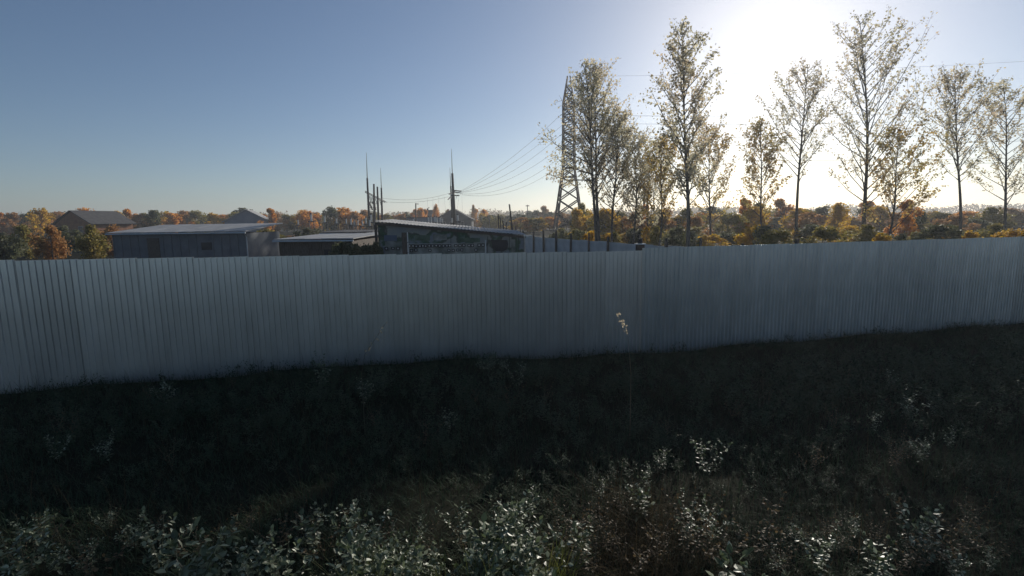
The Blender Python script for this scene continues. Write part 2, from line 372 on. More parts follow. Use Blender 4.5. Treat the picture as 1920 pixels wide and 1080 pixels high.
    for k in range(6):
        z0 = h*k/6+.02; b.box((.122, -.02+.004*(k % 2), z0+h/12), (.034, .05, h/6-random.uniform(.02, .09)))
    b.build('rim_light_strip', M['pale'], g)  # pale broken strip paints the sun's rim light along the post's right edge
    p = G(983.5, 21); q = P(983.5, 443, 21)
    g = thing('pale_pole', 'thin pale pole with a short arm at the right corner of the shed', 'pole', p)
    b = MB(); h = q.z-p.z; b.tube([(.03, 0, 0), (0, 0, h*.5), (0, 0, h)], .03, 6); b.build('pole', M['pale2'], g)
    b = MB(); b.box((.14, .05, h+.02), (.36, .14, .035)); b.build('arm', M['pale'], g)
M['patch_green'] = mat('faded_green_board', (.03, .06, .035), (.12, .17, .12), .8, 0, 2.5, detail=5)
M['mural_blue'] = mat('painted_board_blue', (.09, .12, .17), (.13, .16, .21), .8, 0, 1.5, detail=2)
M['panel2'] = mat('pale_square_paint', (.6, .6, .6), (.75, .75, .74), .7, 0, 5)
M['pale2'] = mat('pale_weathered_wood', (.30, .27, .23), (.5, .47, .42), .8, 0, 6)
shed()

# ------------------------------------------------------------ low roofs left of the shed
def low_shed(label, x0, x1, yf, yb, zt, tilt, wallm, roofm, n=5):
    """flat-roofed shed: x0..x1 world X, yf..yb depth"""
    t = thing('low_shed', label, 'shed', (x0, yf, 0)); W = x1-x0; D = yb-yf
    for nm, c, d in (('wall', (W/2, .06, zt/2-.1), (W, .1, zt)), ('wall', (W/2, D-.06, zt/2-.1), (W, .1, zt)), ('wall', (.05, D/2, zt/2-.1), (.1, D-.24, zt)), ('wall', (W-.05, D/2, zt/2-.1), (.1, D-.24, zt))):
        b = MB(); b.box(c, d); b.build(nm, wallm, t)
    for i in range(n):
        b = MB(); w_ = (W+.4)/n; x = -.2+w_*i
        v = [(x, -.3, zt), (x+w_-.01, -.3, zt), (x+w_-.01, D+.3, zt+tilt), (x, D+.3, zt+tilt)]
        b.poly_prism(v, (0, 0, .05+.008*(i % 2))); b.build('roof_sheet', roofm, t)
    nb = int(W/.55)
    for i in range(nb+1):
        if abs(W*i/nb-W*.3) < .5 or abs(W*i/nb-W*.7) < .45: continue
        b = MB(); b.box((0, 0, zt/2-.1), (.06, .03, zt-.02)); b.build('batten', wallm, t).location = (W*i/nb, -.006, 0)
    b = MB(); b.tube([(-.2, -.36, zt-.06), (W+.2, -.36, zt-.09)], .045, 6); b.tube([(W+.1, -.36, zt-.1), (W+.1, -.1, zt-.4), (W+.1, -.1, 0)], .035, 6); b.build('gutter', M['panel'], t)
    b = MB(); b.box((W*.3, -.012, zt*.45), (.8, .04, zt*.8)); d = b.build('door', M['wood_dark'], t)
    b = MB(); b.box((W*.7, -.006, zt*.6), (.7, .03, .5)); b.build('window', M['glass'], t)
    return t
low_shed('low dark shed with a pale flat roof left of the painted shed', -12.5, -8.6, 27, 33, 2.0, .12, M['wood_dark'], M['slate'])
low_shed('small dark cabin behind the pale flat roof', -14.2, -10.6, 38, 41, 2.15, .1, M['wood_dark'], M['darkroof'], 4)
low_shed('grey shed with a pale roof edge beside the painted shed', -10.4, -8.9, 35.5, 38, 2.05, .06, M['greywall'], M['slate'], 2)
low_shed('long grey outbuilding with slate roof far left behind the fence', -27, -18, 34, 39, 2.4, .5, M['greywall'], M['slate'], 8)

# ------------------------------------------------------------ buildings
def house(label, px, Y, W, D, he, hr, rz=0, wallm='greywall', roofm='darkroof', win=((.25, .5), (.7, .5)), flat=False, name='gabled_house', cat='house'):
    p = G(px, Y); t = thing(name, label, cat, p, rz); z0 = -.3
    b = MB()
    prof = [(-W/2, z0), (W/2, z0), (W/2, he)] + ([] if flat else [(0, hr)]) + [(-W/2, he)]
    b.poly_prism([(x, -D/2, z) for x, z in prof], (0, D, 0)); b.build('wall', M[wallm], t)
    if flat:
        b = MB(); b.box((0, 0, he+.1), (W+.6, D+.6, .2)); b.build('roof', M[roofm], t)
    else:
        for s in (-1, 1):
            n = Vector((s*(hr-he), 0, W/2)).normalized(); e = Vector((s*(W/2+.5), 0, he-.5*(hr-he)/(W/2))) ; r = Vector((0, 0, hr))
            q = [e+Vector((0, -D/2-.4, 0)), r+Vector((0, -D/2-.4, 0)), r+Vector((0, D/2+.4, 0)), e+Vector((0, D/2+.4, 0))]
            b = MB(); b.poly_prism([v+n*.02 for v in q], n*.14); b.build('roof', M[roofm], t)
    for fx, fz in win:
        x = -W/2+W*fx; z = he*fz
        b = MB(); b.box((x, -D/2-.02, z), (1.0, .08, 1.1)); f = b.build('window', M['pale2'], t)
        b = MB(); b.box((x, -D/2-.065, z), (.82, .02, .92)); b.build('pane', M['glass'], f)
    return t
h = house('dark gabled house behind the tall lightning mast', 854, 140, 9.6, 8, 2.75, 5.5, .0, 'darkwall', 'darkroof', ((.22, .6), (.45, .6), (.74, .6)))
b = MB(); b.box((-2, 1, 5.0), (.5, .5, 1.2)); b.build('chimney', M['orangewall'], h)
house('long low blue grey building in front of the orange trees', 795, 132, 9.5, 6, 3.2, 0, 0, 'bluewall', 'darkroof', ((.15, .55), (.8, .55)), True, 'low_building', 'building')
h = house('tall dark building with a flat roof among orange trees', 803, 170, 6.2, 6, 5.9, 0, .35, 'darkwall', 'darkroof', ((.3, .7), (.7, .7)), True, 'flat_roofed_building', 'building')
b = MB(); b.box((0, 0, 6.35), (.5, .5, .5)); b.tube([(0, 0, 6.6), (.6, 0, 7.0)], .12, 5); b.build('roof_vent', M['steel'], h)
house('gabled house with grey roof far left beyond the fence', 470, 120, 9, 8, 2.9, 5.4, .3, 'bluewall', 'slate', ((.3, .6), (.7, .6)))
house('small gabled house with dark roof at the left edge', 180, 95, 8, 8, 2.7, 4.9, -.2, 'orangewall', 'darkroof', ((.3, .6), (.7, .6)))

# ------------------------------------------------------------ lattice pylon
TW = G(1066.5, 92)
def pylon():
    t = thing('lattice_pylon', 'tall dark steel lattice pylon rising beside the poplars', 'pylon', TW, R(-12))
    g = TW.z; H1, H2, H3 = 12.2-g, 23.2-g, 28.0-g
    hw = lambda z: 2.55+(1.02-2.55)*z/H1 if z < H1 else (1.02+(.96-1.02)*(z-H1)/(H2-H1) if z < H2 else .96+(.22-.96)*(z-H2)/(H3-H2))
    c = [(-1, -1), (1, -1), (1, 1), (-1, 1)]
    for sx, sy in c:
        b = MB(); zs = [0, H1, H2, H3]
        b.tube([(sx*hw(z), sy*hw(z), z) for z in zs], [.22, .20, .17, .13], 4); b.build('leg', M['rust'], t)
        b = MB(); b.box((sx*hw(0), sy*hw(0), 0), (.7, .7, .5)); b.build('footing', M['concrete'], t)
    lv = [0, 3.0, 5.6, 7.8, 9.7, H1] + [H1+1.3*i for i in range(1, 9)] + [H2, H2+1.7, H2+3.2]
    for i in range(len(lv)-1):
        z0, z1 = lv[i], lv[i+1]; a0, a1 = hw(z0), hw(z1)
        for k in range(4):
            (x0, y0), (x1, y1) = c[k], c[(k+1) % 4]; wd = .15 if z0 < H1 else .12
            m_ = MB(); m_.bar((x0*a0, y0*a0, z0), (x1*a1, y1*a1, z1), wd); m_.build('brace', M['steel'], t)
            m_ = MB(); m_.bar((x1*a0, y1*a0, z0), (x0*a1, y0*a1, z1), wd); m_.build('brace', M['steel'], t)
            if z1 > 9: m_ = MB(); m_.bar((x0*a1, y0*a1, z1), (x1*a1, y1*a1, z1), wd); m_.build('brace', M['steel'], t)
    tips = []
    for z, L in ((21.2-g, 2.6), (17.7-g, 3.4), (14.2-g, 2.6)):
        for s in (-1, 1):
            # arms point along local y (towards and away from the camera)
            tip = Vector((0, s*(1+L), z)); h0 = hw(z); b = MB()
            for sx in (-1, 1):
                b.bar((sx*h0, s*h0, z), tip, .09); b.bar((sx*h0, s*h0, z+1.1), tip, .07)
            b.bar((-h0*.5, s*(h0+L*.5), z), (h0*.5, s*(h0+L*.5), z), .05)
            b.build('cross_arm', M['steel'], t)
            for dx in (-1, 1):
                e = tip+Vector((dx*1.25, 0, -.55)); ins = MB(); n = 9
                pts = []; rad = []
                for k in range(n):
                    for f_, r_ in ((0, .03), (.5, .13), (.55, .03)):
                        pts.append(tip+(e-tip)*((k+f_)/n)); rad.append(r_)
                ins.tube(pts, rad, 6); ins.build('insulator_string', M['glass'], t)
                tips.append((z, s, dx, t.matrix_basis @ e))
    return t, tips
bpy.context.view_layer.update()
PY, TIPS = pylon()
rotm = Matrix.Translation(TW) @ Matrix.Rotation(R(-12), 4, 'Z')
TIPS = []
for z, L in ((21.2-TW.z, 2.6), (17.7-TW.z, 3.4), (14.2-TW.z, 2.6)):
    for s in (-1, 1):
        for dx in (-1, 1): TIPS.append((z, s, dx, rotm @ Vector((dx*1.25, s*(1+L), z-.55))))

# ------------------------------------------------------------ substation masts
def cyl_mast(label, px, Y, ytop, yrod=None, pxtop=None, r=.17, mt='concrete_dark', name='concrete_mast', cat='mast'):
    p = G(px, Y); q = P(pxtop or px, ytop, Y); t = thing(name, label, cat, p, 0)
    b = MB(); b.tube([(0, 0, -.3), (q-p)*.5, q-p], [r*1.25, r*1.1, r*.85], 8); b.build('shaft', M[mt], t, True)
    if yrod:
        e = P((pxtop or px)-(1.5 if pxtop else .6), yrod, Y); b = MB(); b.tube([q-p-Vector((0, 0, .5)), (q-p)*.5+(e-p)*.5, e-p], [.085, .055, .025], 6); b.build('lightning_rod', M['steel'], t)
    return t
cyl_mast('leftmost tall mast with a long lightning rod, over the substation', 693, 86, 334, 286, 688.5)
cyl_mast('bare mast right beside the leftmost tall mast', 702, 88, 345, None, 701)
cyl_mast('shorter bare mast between the other substation masts', 710, 91, 350, None, 707.5)
cyl_mast('thin mast with a lightning rod at the right end of the left portal', 717, 94, 352, 315, 715)
cyl_mast('thick mast with the tallest lightning rod, in front of the gabled house', 853, 90, 325, 279, 848, .24)
cyl_mast('thinner mast close behind the thick central mast', 849, 94, 349, 314, 845, .15)
cyl_mast('pole with a small crossarm above the blue grey building', 780, 128, 381, None, 779.5, .16)
cyl_mast('leaning dark wooden pole right of the shed roof', 965, 45, 383, None, 955, .08, 'wood_dark', 'leaning_pole', 'pole')
cyl_mast('small distant utility pole between the shed and the pylon', 989, 150, 384, None, 989, .13, 'wood_dark', 'utility_pole', 'pole')
cyl_mast('tallest bare pole among the poplars near the right side', 1206, 60, 333, None, 1209, .13, 'concrete_dark', 'bare_pole', 'pole')
cyl_mast('second bare pole among the poplars, slightly lower', 1214, 63, 345, None, 1214, .11, 'concrete_dark', 'bare_pole', 'pole')
cyl_mast('thin bare pole right of the two poles among the poplars', 1226, 66, 358, None, 1226, .08, 'concrete_dark', 'bare_pole', 'pole')
def beams():
    t = thing('portal_beam', 'slanting double beam joining the four left masts', 'beam', (0, 0, 0))
    for dy in (0, 2.2):
        b = MB(); a, c = P(685, 358.5+dy, 85.6), P(722, 377.5+dy, 95); b.bar(a, c, .11); b.build('beam', M['steel'], t)
    b = MB()
    for k in range(14):
        f_ = k/13; a, c = P(685, 358.5, 85.6), P(722, 377.5, 95); z = a.lerp(c, f_); b.bar(z, z+Vector((.25, .4, -.22)), .04)
    b.build('lacing', M['steel'], t)
    for k, (x, y, Y) in enumerate(((692, 366, 87), (695, 368, 88), (698, 369, 88.5), (704, 372, 90), (712, 375, 92))):
        b = MB(); p = P(x, y, Y); n = 8; pts, rad = [], []
        for j in range(n):
            for f_, r_ in ((0, .03), (.5, .14), (.55, .03)): pts.append(p+Vector((.04*j, 0, -.17*(j+f_)))); rad.append(r_)
        b.tube(pts, rad, 6); b.build('insulator_string', M['glass'], t)
    t = thing('mast_crossarms', 'crossarms with insulators on the thick central mast', 'crossarm', (0, 0, 0))
    for (x0, y0, Y0), (x1, y1, Y1) in (((848, 357, 90), (865, 358.5, 90.5)), ((848, 361, 90.3), (862, 361, 91)), ((848, 366, 90), (861, 366.5, 91)), ((853, 361, 90), (840, 374, 86)), ((856, 357, 91), (842, 364, 88))):
        b = MB(); b.bar(P(x0, y0, Y0), P(x1, y1, Y1), .14); b.build('arm', M['steel'], t)
    for x, y, dx, dy in ((864, 358.5, -.5, 6), (862, 361, -6, 1.5), (841, 373, 5, -2), (846, 362, 1, 6), (856, 366.5, 0, 6)):
        b = MB(); a = P(x, y, 90); c = P(x+dx, y+dy, 90); n = 6; pts, rad = [], []
        for j in range(n):
            for f_, r_ in ((0, .03), (.5, .12), (.55, .03)): pts.append(a.lerp(c, (j+f_)/n)); rad.append(r_)
        b.tube(pts, rad, 6); b.build('insulator_string', M['ceramic'], t)
    t = thing('pole_crossarm', 'short crossarm on the distant utility pole', 'crossarm')
    b = MB(); b.bar(P(985.5, 386, 149.8), P(992.5, 386, 149.8), .16); b.build('arm', M['wood_dark'], t)
    t = thing('pole_bracket', 'small bracket on the pole above the blue grey building', 'bracket')
    b = MB(); b.bar(P(779, 382.5, 127.8), P(785, 382.5, 127.8), .12); b.build('arm', M['steel'], t)
beams()
def wire(a, b_, sag, label, group=None, r=.018, n=18):
    m_ = MB(); a, b_ = Vector(a), Vector(b_)
    m_.tube([a.lerp(b_, i/n)-Vector((0, 0, sag*4*(i/n)*(1-i/n))) for i in range(n+1)], r, 4)
    o = m_.build('power_cable', M['wire']); return tag(o, label, 'cable', group)
# pylon to central mast
ends = [P(864, 358, 90.3), P(864, 359.5, 90.8), P(866, 360, 91), P(862, 361.5, 91), P(864, 363, 91), P(866, 365, 91)]
left = [q for q in TIPS if q[2] == -1]; right = [q for q in TIPS if q[2] == 1]
for i, (z, s, dx, e) in enumerate(left):
    wire(e, ends[i], [.9, 1.0, 1.4, 1.7, 1.9, 2.2][i], 'thin cable falling from the pylon to the thick central mast', 'cables between pylon and mast')
for i, (z, s, dx, e) in enumerate(right):
    wire(e, e+Vector((170, -28, 1.5)), 3.2, 'thin cable running right from the pylon through the poplars', 'cables right of the pylon', .022, 30)
wire(TW+Vector((0, 0, 28.0-TW.z)), TW+Vector((170, -28, 29.5)), 3, 'topmost thin cable running right from the pylon peak', None, .014, 30)
# central mast to left portal, droppers
L1 = (P(842, 362.5, 90), P(716, 371, 92)); L2 = (P(841, 369, 88), P(718, 378, 93))
wire(*L1, .7, 'upper thin cable between the left portal and central mast', None); wire(*L2, .5, 'lower thin cable between the left portal and central mast', None)
for i, (x, y0, x1, y1) in enumerate(((801, 371, 803, 397), (812, 370, 811, 398), (822, 368, 824, 402), (833, 369, 836, 404), (843, 366, 844, 404), (861, 361, 857, 396), (866, 361, 867, 401))):
    wire(P(x, y0, 90), P(x1, y1, 90), .05, 'thin dropper wire hanging beside the central mast', 'dropper wires near the central mast', .012, 6)
for y in (345, 356):
    pass
# post insulators standing in the substation
def insulator_mesh():
    b = MB(); b.bar((-.35, 0, 0), (-.35, 0, 2.0), .1); b.bar((.35, 0, 0), (.35, 0, 2.0), .1); b.bar((-.5, 0, 2.0), (.5, 0, 2.0), .12); st = b.mesh('stand', M['steel'])
    b = MB(); pts, rad = [(0, 0, 2.06)], [.1]
    for k in range(8):
        z = 2.1+k*.13; pts += [(0, 0, z), (0, 0, z+.05), (0, 0, z+.07)]; rad += [.12, .22, .12]
    b.tube(pts, rad, 8); ins = b.mesh('insulator', M['ceramic'])
    b = MB(); b.tube([(0, 0, 3.1), (0, 0, 3.3)], [.16, .1], 8); return st, ins, b.mesh('cap', M['steel'])
st, ins, capm = insulator_mesh()
random.seed(9)
def apparatus(px, Y, s, label, group):
    t = thing('post_insulator', label, 'insulator', G(px, Y), random.uniform(-.4, .4), group); t.scale = (s, s, s)
    link('stand', st, t); link('insulator', ins, t); link('cap', capm, t)
for px in (659, 665, 672, 680, 687, 694, 697):
    apparatus(px, random.uniform(70, 84), random.uniform(.8, 1.1), 'white porcelain insulator on a steel stand below the left masts', 'white insulators below the left masts')
for px in (804, 809, 816, 819.5, 826, 830, 848, 852, 859, 776):
    apparatus(px, random.uniform(84, 100), random.uniform(.85, 1.15), 'white porcelain insulator on a steel stand before the gabled house', 'white insulators before the gabled house')
for px in (560, 585, 610, 632, 650):
    apparatus(px, random.uniform(80, 100), random.uniform(.9, 1.2), 'white porcelain insulator on a steel stand left of all the masts', 'white insulators left of the masts')
# thin steel racks between the left masts
b = MB()
for x in (694, 697, 700, 704):
    b.bar(G(x, 90)+Vector((0, 0, 0)), P(x+.5, 372+(x-694), 90), .05)
for y in (380, 388, 396, 404, 412):
    b.bar(P(690, y, 90), P(706, y+1.5, 90), .05)
for k in range(8):
    b.tube([P(692+k*1.7, 378+4*(k % 4), 89.8), P(693+k*1.7, 382+4*(k % 4), 89.8)], .13, 6)
tag(b.build('steel_rack', M['steel']), 'cluttered thin steel rack between the left substation masts', 'rack')

# ------------------------------------------------------------ leaves
def leaf_quads(C, size, up_bias=0.0, droop=None):
    """diamond leaves, random orientation; returns V,F"""
    n = len(C); C = np.asarray(C)
    a = rng.normal(size=(n, 3)); a /= np.linalg.norm(a, axis=1)[:, None]
    b = rng.normal(size=(n, 3)); b[:, 2] += up_bias; b -= (b*a).sum(1)[:, None]*a; b /= np.linalg.norm(b, axis=1)[:, None]
    s = (size*rng.uniform(.65, 1.3, n))[:, None]; c = np.cross(a, b)
    k = c*.18
    V = np.stack([C-a*s, C+b*s*.72-a*s*.1+k*s, C+a*s*.95, C-b*s*.72-a*s*.1+k*s], 1).reshape(-1, 3)
    return V, np.arange(4*n).reshape(n, 4)
def poplar(label, px, Y, ytop, pxtop, rad, seed, mt='poplar', n_br=46, leaves=5200, lowbranch=.25, bough=None, group=None, lsize=.085, asym=0):
    r = random.Random(seed); p = G(px, Y); q = P(pxtop, ytop, Y); top = q-p; H = top.z
    t = thing('poplar_tree', label, 'tree', p, 0, group)
    pts = []; N = 14
    for i in range(N+1):
        f = i/N; pts.append(Vector((top.x*f**1.6+.10*math.sin(f*7+seed)*(1-f)*1.2, .12*math.sin(f*5+seed*2), H*f-.15*(i == 0))))
    R0 = .0085*H+.02; b = MB(); b.tube(pts, [R0*(1-.93*(i/N)**.8)+.008 for i in range(N+1)], 8)
    b.build('trunk', M['bark'], t, True)
    br = MB(); C = []; wt = []
    def at(f): f = min(.999, f)*N; i = int(f); return pts[i].lerp(pts[i+1], f-i)
    def leafy(a, c, n, spread):
        for _ in range(n):
            k = r.random()**.7; C.append(a.lerp(c, k)+Vector((r.gauss(0, spread), r.gauss(0, spread), r.gauss(0, spread))))
    per0 = leaves*1.1/n_br
    for i in range(n_br):
        f = lowbranch+(1-lowbranch)*((i+r.random())/n_br)**.9; base = at(f); az = i*2.4+r.uniform(-.5, .5)
        shp = (min(1, (1.04-f)/.45))**.8*(.45+.55*min(1, (f-lowbranch)/.15+.3))
        L = rad*shp*r.uniform(.55, 1.3)*1.5*(1+asym*math.cos(az)*min(1, 1.3-f)); el = R(r.uniform(38, 62)); d = Vector((math.cos(az)*math.cos(el), math.sin(az)*math.cos(el), math.sin(el)))
        per = int(per0*.78*min(1.3, L/rad)); e1 = base+d*L*.5+Vector((0, 0, -.03*L)); e2 = base+d*L+Vector((0, 0, .08*L))
        br.tube([base, e1, e2], [R0*.33*(1-f*.6)+.008, R0*.2*(1-f*.6)+.006, .005], 4, cap=False)
        leafy(e1, e2, per//3, .16)
        for j in range(4):
            s0 = base.lerp(e2, .35+.16*j); dd = (d+Vector((r.gauss(0, .5), r.gauss(0, .5), r.gauss(.1, .3)))).normalized(); tw = s0+dd*L*r.uniform(.22, .42)
            br.tube([s0, tw], [.012, .004], 3, cap=False); leafy(s0, tw, per//6, .11)
    if bough:
        for (bf, ex, ey, Lw) in bough:
            base = at(bf); e = P(ex, ey, Y-.5)-p; mid = base.lerp(e, .55)+Vector((0, 0, -.25))
            br.tube([base, mid, e], [.05, .03, .006], 5, cap=False)
            for j in range(9):
                k = .35+.07*j; s0 = (base.lerp(mid, k/.55) if k < .55 else mid.lerp(e, (k-.55)/.45)); tw = s0+Vector((r.gauss(-.2, .45), r.gauss(0, .4), r.gauss(.15, .35)))
                br.tube([s0, tw], [.012, .004], 3, cap=False); leafy(s0, tw, int(Lw*.7), .24)
    br.build('branches', M['bark'], t)
    C = np.array([tuple(c) for c in C]); V, Fq = leaf_quads(C, np.full(len(C), lsize), -.3)
    g = np.clip(rng.random(len(C))*.6+.4*(.5+.5*np.sin(C[:, 0]*1.3+C[:, 2]*.9+seed)), 0, 1)
    link('crown', np_mesh('crown', V, Fq, M[mt], np.repeat(g, 4)), t)
poplar('tall poplar standing just right of the pylon, left one of the close pair', 1116, 36, 122, 1098, 2.1, 1, lowbranch=.33, n_br=54, leaves=3500, asym=.5, bough=[(.42, 1022, 325, 40), (.5, 1016, 250, 34), (.6, 1048, 178, 20), (.45, 1035, 290, 30)])
poplar('tall straight poplar right one of the close pair beside the pylon', 1122, 37.5, 128, 1112, 2.3, 2, n_br=58, leaves=5200, lowbranch=.28)
poplar('medium poplar with slightly bowed trunk, right of the tall pair', 1149, 38, 212, 1162, 2.2, 3, n_br=50, leaves=4600, lowbranch=.26)
poplar('shorter poplar with dark lower trunk near the bare poles', 1192, 40, 252, 1190, 2.2, 4, n_br=46, leaves=4400, lowbranch=.2)
poplar('thin poplar with yellowing leaves left of the big right tree', 1238, 37, 262, 1242, 1.7, 5, 'poplar_y', n_br=36, leaves=3600, lowbranch=.22)
poplar('slender low poplar between the dark trunked one and the bare poles', 1214, 43, 300, 1218, 1.9, 14, n_br=36, leaves=3200, lowbranch=.18)
poplar('big poplar reaching towards the sun glare on the right', 1290, 29, 48, 1277, 1.75, 6, n_br=64, leaves=6000, lowbranch=.25, asym=.2, bough=[(.5, 1218, 165, 26)], lsize=.08)
poplar('slim poplar right of the big one', 1332, 40, 245, 1326, 2.1, 7, 'poplar_y', n_br=40, leaves=3800, lowbranch=.25)
poplar('slightly leaning tall poplar in the middle of the right grove', 1490, 42, 130, 1516, 2.9, 8, n_br=48, leaves=4600, lowbranch=.38, asym=-.35)
poplar('poplar with turning leaves in the right grove', 1430, 40, 232, 1424, 1.9, 9, 'poplar_y', n_br=44, leaves=4200)
poplar('tall poplar of the right grove against the glare', 1625, 38, 40, 1612, 3.3, 10, n_br=62, leaves=6000, lowbranch=.2, asym=.25)
poplar('short poplar between two tall ones in the right grove', 1668, 36, 250, 1690, 2.4, 11, 'poplar_y', n_br=38, leaves=3600, lowbranch=.15, asym=.3)
poplar('poplar near the right edge of the view', 1800, 39, 150, 1788, 2.9, 12, n_br=50, leaves=4800, lowbranch=.4, asym=-.3)
poplar('rightmost poplar at the edge of the view', 1885, 42, 160, 1880, 2.6, 13, n_br=46, leaves=4600)

# ------------------------------------------------------------ background trees
def bush_mesh(seed, mt, n=2600, dens=18, lsize=.03, tall=1.0, flat=.15):
    """unit-height crown in z 0.1..1 (height scaled later)"""
    r = np.random.default_rng(seed); C = []
    for k in range(dens):
        f = r.random(); th = r.random()*6.283; prof = math.sin(math.pi*(.12+.86*f)**1.1)**.8
        rr = .34*prof*r.random()**.5*(.7+.6*r.random()); c = np.array([rr*math.cos(th), rr*math.sin(th), flat+(1-flat)*f*.93]); s = .055+.07*r.random()*prof
        m_ = n//dens; v = r.normal(size=(m_, 3)); v /= np.linalg.norm(v, axis=1)[:, None]; v *= (r.random(m_)**.62)[:, None]*s*1.75; C.append(c+v*[1, 1, 1.15])
    C = np.concatenate(C); V, Fq = leaf_quads(C, np.full(len(C), lsize))
    g = np.clip(r.random(len(C))*.55+.45*np.repeat(r.random(dens), n//dens), 0, 1)
    return np_mesh('crown', V, Fq, mt, np.repeat(g, 4))
def trunk_mesh(seed):
    r = random.Random(seed); b = MB(); b.tube([(0, 0, -.03), (r.uniform(-.02, .02), 0, .4), (r.uniform(-.04, .04), 0, .85)], [.018, .013, .004], 6)
    for k in range(6):
        z = .2+.1*k; a = r.random()*6.28; b.tube([(0, 0, z), (.22*math.cos(a), .22*math.sin(a), z+.22)], [.008, .003], 4)
    return b.mesh('trunk', M['bark'])
TM = [trunk_mesh(i) for i in range(4)]; CM = {}
for mt in ('orange', 'yellow', 'olive', 'green', 'brown'):
    CM[mt] = [bush_mesh(hash(mt) % 1 + 31*j + {'orange': 1, 'yellow': 2, 'olive': 3, 'green': 4, 'brown': 5}[mt], M[mt], dens=(16, 22, 28)[j]) for j in range(3)]
def bg_tree(px, Y, ytop, wpx, mt, label, group, sp='autumn_tree'):
    p = G(px, Y); H = max(1.2, P(px, ytop, Y).z-p.z); W = wpx/F*Y
    t = thing(sp, label, 'tree', p, random.uniform(0, 6.28), group); t.scale = (W/.72, W/.72, H/1.02)
    link('trunk', random.choice(TM), t); link('crown', random.choice(CM[mt]), t)
random.seed(21)
zones = [
 # px0, px1, count, Y range, top range, width range(px), colours, label, group
 (656, 688, 4, (105, 125), (386, 400), (26, 36), ('orange', 'brown'), 'orange brown tree at the far left behind the masts'),
 (690, 735, 5, (110, 130), (396, 408), (22, 34), ('brown', 'olive', 'orange'), 'brownish tree behind the left substation masts'),
 (735, 762, 3, (120, 135), (397, 404), (20, 28), ('brown', 'orange'), 'rust brown tree left of the blue grey building'),
 (760, 775, 2, (150, 160), (393, 399), (14, 18), ('green',), 'dark green tree left of the tall dark building'),
 (778, 800, 3, (150, 158), (387, 394), (15, 22), ('orange',), 'bright orange tree around the tall dark building'),
 (782, 794, 2, (140, 148), (389, 392), (14, 16), ('orange', 'orange'), 'glowing * tree just left of the tall dark building'),
 (836, 845, 2, (150, 165), (393, 399), (9, 12), ('olive',), 'olive tree top behind the gabled house'),
 (886, 912, 4, (135, 160), (386, 402), (16, 24), ('orange', 'orange', 'yellow'), 'orange tree right of the gabled house'),
 (905, 935, 4, (110, 150), (397, 408), (22, 30), ('green', 'olive'), 'dull green tree right of the gabled house'),
 (925, 985, 7, (120, 160), (398, 408), (26, 38), ('green', 'olive', 'green'), 'greyish green tree behind the leaning pole'),
 (965, 1035, 7, (80, 110), (404, 414), (34, 48), ('yellow', 'brown', 'orange', 'olive'), 'ochre bushy tree left of the pylon'),
 (1000, 1050, 4, (140, 170), (393, 402), (24, 32), ('green', 'brown'), 'far tree behind the ochre bushes left of the pylon'),
 (1045, 1075, 4, (100, 120), (395, 405), (28, 36), ('brown', 'olive'), 'brown tree seen through the pylon legs'),
 (1078, 1104, 3, (62, 78), (380, 392), (30, 38), ('yellow', 'olive'), 'yellow green tree at the right pylon foot'),
 (1112, 1160, 5, (55, 70), (382, 400), (38, 50), ('yellow', 'olive', 'yellow'), 'yellow bushy tree behind the poplar trunks'),
 (1160, 1264, 9, (50, 72), (385, 412), (38, 56), ('yellow', 'olive', 'brown', 'green', 'orange'), 'mixed autumn tree behind the bare poles'),
 (1264, 1400, 9, (50, 80), (372, 412), (44, 72), ('yellow', 'olive', 'brown', 'orange', 'green'), '* leaved tree behind the slim poplar right of the big one'),
 (1400, 1560, 10, (50, 80), (372, 412), (44, 72), ('yellow', 'olive', 'brown', 'orange', 'green'), '* leaved tree behind the leaning poplar of the right grove'),
 (1560, 1740, 11, (50, 80), (372, 412), (44, 72), ('yellow', 'olive', 'brown', 'orange', 'green'), '* leaved tree behind the tall poplar against the glare'),
 (1740, 1920, 10, (50, 80), (372, 412), (44, 72), ('yellow', 'olive', 'brown', 'orange', 'green'), '* leaved tree behind the rightmost poplars'),
 (0, 150, 9, (105, 140), (384, 408), (32, 48), ('orange', 'brown', 'olive', 'green', 'yellow'), '* leaved tree left of the brick red house at the left edge'),
 (150, 330, 11, (105, 140), (384, 408), (32, 48), ('orange', 'brown', 'olive', 'green', 'yellow'), '* leaved tree behind the long grey outbuilding'),
 (330, 500, 11, (125, 150), (388, 406), (32, 48), ('orange', 'brown', 'olive', 'green', 'yellow'), '* leaved tree around the blue house with slate roof'),
 (500, 656, 11, (105, 140), (386, 404), (32, 48), ('orange', 'brown', 'olive', 'green', 'yellow'), '* leaved tree behind the insulators left of the masts')]
for x0, x1, n, yr, tr, wr, cs, lab in zones:
    for i in range(n):
        bg_tree(x0+(x1-x0)*(i+random.uniform(.2, .8))/n, random.uniform(*yr), random.uniform(*tr), random.uniform(*wr), cs[i % len(cs)], lab.replace('*', {'brown': 'rusty brown'}.get(cs[i % len(cs)], cs[i % len(cs)])), lab.replace('* ', '').replace(' tree', ' trees'))
def bare_mesh(seed):
    r = random.Random(seed); b = MB()
    def grow(p, d, L, R_, lv):
        e = p+d*L; b.tube([p, (p+e)*.5+Vector((r.gauss(0, .03*L), r.gauss(0, .03*L), 0)), e], [R_, R_*.8, R_*.55], 3 if lv > 1 else 5, cap=False)
        if lv < 4:
            for _ in range(4 if lv < 3 else 3):
                q = Vector((r.gauss(0, .5), r.gauss(0, .5), r.uniform(.1, .6))); grow(p.lerp(e, r.uniform(.45, 1)), (d+q).normalized(), L*r.uniform(.5, .72), R_*.5, lv+1)
    grow(Vector((0, 0, -.02)), Vector((0, 0, 1)), .38, .016, 0); return b.mesh('trunk', M['bark'])
